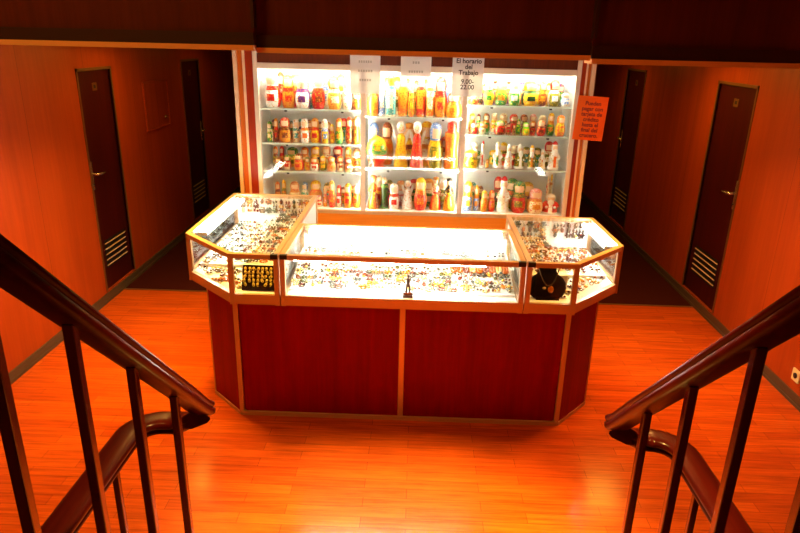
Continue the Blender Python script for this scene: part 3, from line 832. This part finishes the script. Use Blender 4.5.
# ------------------------------------------------------------------ figures on the shelves
fm = MB(); fm.ball((0, 0, 0), (.5, .28, .5), P('skin'), 12, 8)
for s in (-1, 1): fm.ball((s*.2, -.235, .08), (.08, .05, .07), P('black'), 6, 4); fm.ball((s*.27, -.2, -.12), (.1, .05, .08), P('pink'), 6, 4)
fm.ball((0, -.26, -.22), (.11, .04, .06), P('red'), 6, 4); fm.ball((0, -.27, -.03), (.05, .05, .08), P('skin'), 6, 4)
face_mesh = None
def add_face(root, w, h, z):
    global face_mesh
    if face_mesh is None: o = fm.build('face'); face_mesh = o.data
    else: o = bpy.data.objects.new('face', face_mesh); COL.objects.link(o)
    o.parent = root; return o
MAT_PROF = [(0, 0), (.74, 0), (.80, .025), (.92, .10), (.99, .20), (1.0, .30), (.96, .40), (.86, .50), (.74, .58), (.70, .62), (.71, .66), (.77, .72), (.80, .79), (.75, .87), (.58, .945), (.32, .987), (0, 1)]
def figure(kind, cols, w, h):
    """w = full width, h = height -> MB for the body"""
    a, d, g = cols; R = w/2; b = MB()
    if kind == 'm':
        def pick(z, t):
            z /= h; t = math.degrees(t)
            if z < .03: return P(g)
            if z > .62: return P('skin') if (t < 52 and .67 < z < .9) else PF(a)
            if t < 55 and .06 < z < .52:
                if t < 24 and .18 < z < .42: return PF(d)
                return PF(g)
            if t > 100 and z > .42: return PF(a)
            return PF(d)
        b.lathe([(r*R, z*h) for r, z in MAT_PROF], pick, 24)
    elif kind == 't':
        b.lathe([(r*R, z*h) for r, z in [(0, 0), (.8, 0), (.95, .03), (1, .2), (.98, .5), (.9, .66), (.62, .74), (.55, .78), (.62, .80), (.66, .9), (.5, .98), (0, 1)]],
            lambda z, t: PF(a) if z > .74*h else (PF(g) if (z < .06*h or .5*h < z < .62*h or (t < .7 and .15*h < z < .45*h)) else PF(d)), 20)
    elif kind == 'b':
        b.lathe([(r*R, z*h) for r, z in [(0, 0), (.78, 0), (.95, .06), (.9, .2), (.78, .4), (.84, .58), (.96, .68), (.9, .76), (.58, .80), (.66, .87), (.55, .96), (0, 1)]],
            lambda z, t: PF(a) if z > .78*h else (PF(g) if int(z/h*9) % 3 == 0 else PF(d)), 20)
    elif kind == 'c':
        b.lathe([(r*R, z*h) for r, z in [(0, 0), (.7, 0), (.74, .06), (.6, .12), (.86, .2), (.9, .34), (.88, .42), (1, .46), (1, .56), (.94, .72), (.7, .88), (.3, .95), (.16, .96), (.2, .98), (0, 1)]],
            lambda z, t: PF(d) if z < .44*h else (PF(g) if z < .54*h or (int(t*3) % 2 and z < .8*h) else PF(a)), 24)
    elif kind == 'a':
        b.lathe([(r*R, z*h) for r, z in [(0, 0), (.98, 0), (1.0, .03), (.92, .2), (.76, .38), (.58, .54), (.60, .64), (.46, .70), (.22, .74), (.18, .76)]],
            lambda z, t: PF(g) if (z < .06*h or t > 1.2) else PF(d), 20)
        b.ball((0, 0, .865*h), (.62*R, .55*R, .13*h), P(a), 12, 8)
    elif kind == 's':
        b.lathe([(r*R, z*h) for r, z in [(0, 0), (.86, 0), (.92, .03), (.94, .10), (.86, .12), (.8, .34), (.72, .5), (.6, .6), (.44, .64), (.5, .70), (.56, .78), (.50, .84), (.52, .86), (.5, .89), (.34, .96), (.14, 1.0), (0, 1.01)]],
            lambda z, t: (P('white') if z < .11*h or (.84*h < z < .89*h) else P(a) if z > .89*h else (P('skin') if t < .8 and z > .68*h else P('white')) if z > .63*h else (PF(g) if t < .25 else PF(d))), 22)
        for s in (-1, 1): b.tube([(s*.55*R, -.1*R, .56*h), (s*.84*R, -.4*R, .42*h), (s*.55*R, -.85*R, .38*h)], [.2*R, .2*R, .17*R], PF(d), 8); b.ball((s*.48*R, -.9*R, .38*h), .17*R, P('white'), 8, 5)
    elif kind == 'w':
        b.lathe([(r*R, z*h) for r, z in [(0, 0), (.92, 0), (1, .03), (.9, .16), (.7, .34), (.48, .5), (.4, .56), (.5, .64), (.48, .72), (.2, .76), (.18, .79)]],
            lambda z, t: PF(g) if (z < .07*h or (t < .5 and z < .5*h)) else (PF(a) if z > .57*h else PF(d)), 20)
        b.ball((0, 0, .87*h), (.40*R, .40*R, .095*h), P(a), 12, 8)
        for s in (-1, 1): b.tube([(s*.45*R, 0, .69*h), (s*.72*R, -.2*R, .55*h), (s*.3*R, -.6*R, .48*h)], [.15*R, .14*R, .11*R], PF(a), 8)
        b.lathe([(.1*R, .90*h), (.50*R, .93*h), (.46*R, .98*h), (.2*R, 1.0*h), (0, 1.0*h)], P(a if a == 'black' else g), 14)
    return b
ORD = ['first', 'second', 'third', 'fourth', 'fifth', 'sixth', 'seventh', 'eighth', 'ninth', 'tenth', 'eleventh', 'twelfth', 'thirteenth', 'fourteenth']
WORD = dict(m=('nesting_doll', 'nesting doll', 'doll'), t=('bottle_doll', 'tall bottle doll', 'doll'), b=('carved_vase', 'waisted painted vase', 'vase'), c=('painted_goblet', 'lidded painted bowl', 'bowl'),
            a=('angel_figurine', 'angel figurine', 'figurine'), s=('winter_figurine', 'bearded winter figurine', 'figurine'), w=('lady_figurine', 'wide skirted figurine', 'figurine'))
for (bay, r), (zb, items) in ROWS.items():
    for depth in (5.42, 5.57):
        row = sorted([i for i in items if i[3] == depth], key=lambda i: i[2])
        two = len({i[3] for i in items}) > 1
        x0, x1 = BAYS[bay]; fit = []
        for kind, cols, x, y, h, w in row:
            w = min(w*1.3, .17); fit.append([min(max(x, x0+w/2+.008), x1-w/2-.008), w])
        for _ in range(3):
            for p, q in zip(fit, fit[1:]):
                dx = (q[0]-p[0])*.96; sw = (p[1]+q[1])/2
                if sw > dx: p[1] *= max(.6, dx/sw); q[1] *= max(.6, dx/sw)
        for _ in range(2):
            for k_, p in enumerate(fit):
                room = [2*abs(q[0]-p[0])-q[1] for q in (fit[k_-1:k_] if k_ else [])+fit[k_+1:k_+2]]
                p[1] = max(p[1], min([p[1]*1.25, .165]+[g_*.98 for g_ in room]))
        for n_, (kind, cols, x, y, h, w) in enumerate(row):
            x, w = fit[n_]
            if kind in 'aws': w *= .90
            x = min(max(x, x0+w/2+.008), x1-w/2-.008)
            cs = cols.replace('dark dark', 'dark').split()[:3]; cs += [cs[-1]]*(3-len(cs))
            yy = y+(.012 if n_ % 2 else -.004)
            nm, word, cat = WORD[kind]
            o = figure(kind, cs, w, h).build(nm, None, (x, yy, zb if r != 'bottom' else .9005))
            o.rotation_euler.z = random.uniform(-.25, .25)
            place = '%s from left, %s, %s shelf, %s cabinet bay' % (ORD[n_], 'back row' if depth > 5.5 else 'front row', r, bay)
            tag(o, '%s and %s %s, %s' % (cs[0], cs[1] if cs[1] != cs[0] else cs[2], word, place), cat, '%ss on the %s shelf of the %s cabinet bay' % (word, r, bay))
            R = w/2
            zf, fwid, fh, yo = {'m': (.785, .92, .19, -.50), 't': (.88, .72, .13, -.46), 'a': (.855, .80, .17, -.40), 's': (.755, .72, .12, -.36), 'w': (.87, .62, .15, -.26)}.get(kind, (0, 0, 0, 0))
            if zf:
                f_ = add_face(o, w, h, zf*h); f_.location = (0, yo*R*(1 if kind != 'm' else 1), zf*h); f_.scale = (fwid*R, .62*R, fh*h)
            if kind == 's':
                q = MB(); q.ball((0, 0, 0), (.40*R, .22*R, .15*h), P('white'), 10, 7); q.build('beard', o, (0, -.60*R, .60*h))
            if kind == 'a':
                for s in (-1, 1):
                    q = MB(); q.ball((0, 0, 0), (.30*R, .10*R, .27*h), P('white'), 10, 7); e = q.build('wing', o, (s*.52*R, .36*R, .56*h)); e.rotation_euler.y = s*.35

# ------------------------------------------------------------------ notices
def notice(label, x0, x1, z0, z1, y, m, rz=0):
    o = one('paper_notice', 'box', -(x1-x0)/2, (x1-x0)/2, -.0004, .0004, 0, z1-z0, m); o.location = ((x0+x1)/2, y, z0); o.rotation_euler.y = rz
    return tag(o, label, 'notice')
YP = CY0-.0008
n1 = notice('leftmost white paper notice with faint lines, taped to top of the display cabinet', -.553, -.311, 1.878, 2.19, YP, M['paper'])
def faint(par, rows):
    for z, hw, n in rows:
        q = MB()
        for k in range(n):
            x = -hw+2*hw*(k+.5)/n; q.box(x-hw/n*.7, x+hw/n*.7, -.0014, -.0006, z-.009, z+.009, M['inkgrey'])
        q.build('faint_print', par)
faint(n1, [(.245, .055, 6), (.175, .06, 6), (.105, .05, 5)])
n2 = notice('shorter white paper notice with faint lines at top centre of the display cabinet', -.149, .093, 2.020, 2.19, YP, M['paper'])
faint(n2, [(.105, .03, 3), (.035, .06, 6)])
n3 = notice('white paper notice printed with opening hours in black, taped to top of the display cabinet', .260, .510, 1.875, 2.195, YP, M['paper'])
lettering(['El horario', 'del', 'Trabajo'], .050, M['ink'], n3, (0.005, -.0012, .226), spacing=.88, bold=.0012)
lettering(['9.00-', '22.00'], .050, M['ink'], n3, (0.0, -.0012, .092), spacing=.85, bold=.0008)
n4 = notice('bright orange paper notice with red lettering on right frame of the display cabinet', 1.262, 1.505, 1.553, 1.902, CY0-.0075, M['orange'], .045)
lettering(['Pueden', 'pagar con', 'tarjeta de', 'crédito', 'hasta el', 'final del', 'crucero.'], .043, M['inkred'], n4, (0.005, -.0012, .165), spacing=.98, bold=.001)
db = empty('ceiling_detector', (1.157, 5.2, CE)); tag(db, 'small white dome detector under the ceiling in front of the cabinet right corner', 'detector')
b = MB(); b.lathe([(0, -.03), (.045, -.03), (.045, 0), (0, 0)], M['white'], 18); b.lathe([(.0, -.085), (.018, -.082), (.03, -.07), (.036, -.05), (.036, -.03)], M['white'], 18); b.build('housing', db)

# ------------------------------------------------------------------ stairs, handrails
ST_ = MB()
for i in range(9):
    y = 2.02-.2*i; z = .2*(i+1)
    ST_.box(-.755, .755, y-.20, y+.015, z-.035, z, M['stair']); ST_.box(-.755, .755, y-.20, y-.185+.18, z-.2, z-.035, M['stair'])
ST_.box(-.755, .755, -1.38, .22, 1.70, 1.75, M['stair'])
struct(ST_.build('stairs'))
def railprof(w, h):
    p = []
    for a in range(0, 181, 20): t = math.radians(a); p.append((w/2*math.copysign(abs(math.cos(t))**.6, math.cos(t)), h*.12+h*.30*math.sin(t)**.6))
    p += [(-w*.5, -h*.02), (-w*.40, -h*.06), (-w*.40, -h*.16), (-w*.46, -h*.2), (-w*.46, -h*.38), (-w*.3, -h*.5), (w*.3, -h*.5), (w*.46, -h*.38), (w*.46, -h*.2), (w*.40, -h*.16), (w*.40, -h*.06), (w*.5, -h*.02)]
    return p
for side, x, gx, word in ((-1, -.787, -1.06, 'left'), (1, .785, 1.035, 'right')):
    r = empty('stair_railing', (x, 1.2, 0)); tag(r, 'dark lacquered %s stair railing, sloping handrail that turns into a level guard rail' % word, 'railing')
    R_ = lambda o: rel(o, r)
    R_(one('handrail', 'sweep', [(x, 2.107, .945), (x, 2.095, .949), (x, 2.07, .967), (x, 2.02, 1.015), (x, 1.9, 1.135), (x, .5, 2.479)], railprof(.084, .064), M['rail'], side=(1, 0, 0)))
    R_(one('stringer', 'bar', (x, 2.15, -.02), (x, .3, 1.83), .04, .2, M['rail']))
    for y in (1.84, 1.578, 1.313, 1.055, .80):
        R_(one('baluster', 'box', x-.0135, x+.0135, y-.012, y+.012, max(0, 1.95-y), 1.105+(1.9-y)*.96, M['bar'], bevel=.003))
    g = r
    zz = .862
    s = side; path = [(x+s*.01, 2.05, zz+.075), (x+s*.035, 2.075, zz+.055), (x+s*.075, 2.105, zz+.022), (x+s*.12, 2.125, zz)]
    cxr, cyr, rr = gx-s*.11, 2.015, .11
    for k in range(0, 9):
        t = PI/2*k/8; path.append((cxr+s*rr*math.sin(t), cyr+rr*math.cos(t), zz))
    path += [(gx, 1.2, zz), (gx, -.6, zz)]
    rel(one('guard_rail', 'sweep', path, railprof(.098, .064), M['rail']), g)
    for y in (1.90, 1.60, 1.30, 1.0, .7, .4):
        rel(one('baluster', 'box', gx-.0115, gx+.0115, y-.011, y+.011, 0, zz-.03, M['bar'], bevel=.003), g)

# ------------------------------------------------------------------ light
def area(name, loc, size, power, col, rot=(0, 0, 0), spread=PI):
    l = bpy.data.lights.new(name, 'AREA'); l.energy = power; l.color = col; l.size = size; l.spread = spread; l.shape = 'SQUARE'
    o = bpy.data.objects.new(name, l); COL.objects.link(o); o.location = loc; o.rotation_euler = rot; return o
WARM = (1, .56, .11)
for x in (-2.12, 2.03):
    cl = empty('ceiling_light', (x, 5.65, CE)); tag(cl, 'square recessed ceiling light above the %s cabin doors' % ('left' if x < 0 else 'right'), 'ceiling light', 'square ceiling lights')
    one('frame', 'box', -.24, .24, -.24, .24, -.02, 0, M['alu'], parent=cl); one('diffuser', 'box', -.21, .21, -.21, .21, -.026, -.02, M['lamp'], parent=cl)
    area('corridor lamp', (x, 5.65, CE-.03), .42, L_COL if x < 0 else L_COR, (1, .54, .06))
for x, p in ((-2.1, L_FARL), (2.0, L_FARR)):  # unseen fill lights, added to lift the dark far corridor walls and doors
    cl = empty('ceiling_light', (x, 8.0, CE)); tag(cl, 'small square fill light added deep in the %s corridor' % ('left' if x < 0 else 'right'), 'ceiling light', 'square ceiling lights')
    one('frame', 'box', -.12, .12, -.12, .12, -.02, 0, M['alu'], parent=cl); one('diffuser', 'box', -.10, .10, -.10, .10, -.024, -.02, M['white'], parent=cl)
    area('far corridor fill', (x, 8.0, CE-.03), .2, p, (1, .54, .06))
for x, p in ((-1.6, L_HL), (1.55, L_HR)):
    cl = empty('ceiling_light', (x, 4.05, CE)); tag(cl, 'square recessed ceiling light above the %s end of the counter' % ('left' if x < 0 else 'right'), 'ceiling light', 'square ceiling lights')
    one('frame', 'box', -.17, .17, -.17, .17, -.02, 0, M['alu'], parent=cl); one('diffuser', 'box', -.14, .14, -.14, .14, -.026, -.02, M['lamp'], parent=cl)
    area('hall lamp', (x, 4.05, CE-.03), .28, p, WARM if x < 0 else (1, .44, .10), spread=math.radians(125))
for x in (-.7, .7):
    cl = empty('ceiling_light', (x, 3.75, CE)); tag(cl, 'square recessed ceiling light over the glass cases, %s of the middle of the counter' % ('left' if x < 0 else 'right'), 'ceiling light', 'square ceiling lights')
    one('frame', 'box', -.17, .17, -.17, .17, -.02, 0, M['alu'], parent=cl); one('diffuser', 'box', -.14, .14, -.14, .14, -.026, -.02, M['lamp'], parent=cl)
    area('counter lamp', (x, 3.75, CE-.03), .28, L_FRONT, WARM)
cl = empty('spot_lamp', (.05, 1.75, TOP)); tag(cl, 'round spot lamp high over the foot of the stairs, aimed straight down', 'lamp')
q = MB(); q.lathe([(0, -.10), (.07, -.10), (.07, 0), (0, 0)], M['alu'], 18); q.build('housing', cl)
q = MB(); q.lathe([(0, -.108), (.055, -.106), (.06, -.10)], M['lamp'], 18); q.build('lens', cl)
sl = bpy.data.lights.new('floor spot', 'SPOT'); sl.energy = L_SPOT; sl.color = (1, .62, .13); sl.spot_size = math.radians(43); sl.spot_blend = 1; sl.shadow_soft_size = .06
so_ = bpy.data.objects.new('floor spot', sl); COL.objects.link(so_); so_.location = (.05, 1.75, TOP-.13)
cl = empty('ceiling_light', (-2.2, 1.5, TOP)); tag(cl, 'square ceiling light high above the left side of the stairs', 'ceiling light')
one('frame', 'box', -.4, .4, -.4, .4, -.02, 0, M['alu'], parent=cl); one('diffuser', 'box', -.36, .36, -.36, .36, -.026, -.02, M['lamp'], parent=cl)
area('stair lamp', (-2.2, 1.5, TOP-.03), .72, L_STAIR, WARM)
M['tube2'].node_tree.nodes['Principled BSDF'].inputs['Emission Strength'].default_value = TUBE2
M['tube'].node_tree.nodes['Principled BSDF'].inputs['Emission Strength'].default_value = TUBE
w = bpy.data.worlds.new('world'); S.world = w; w.use_nodes = True
w.node_tree.nodes['Background'].inputs[0].default_value = (.3, .12, .05, 1); w.node_tree.nodes['Background'].inputs[1].default_value = .02
S.view_settings.view_transform = 'Standard'; S.view_settings.look = 'None'; S.view_settings.gamma = 1; S.view_settings.exposure = EXPO
S.view_settings.use_curve_mapping = False
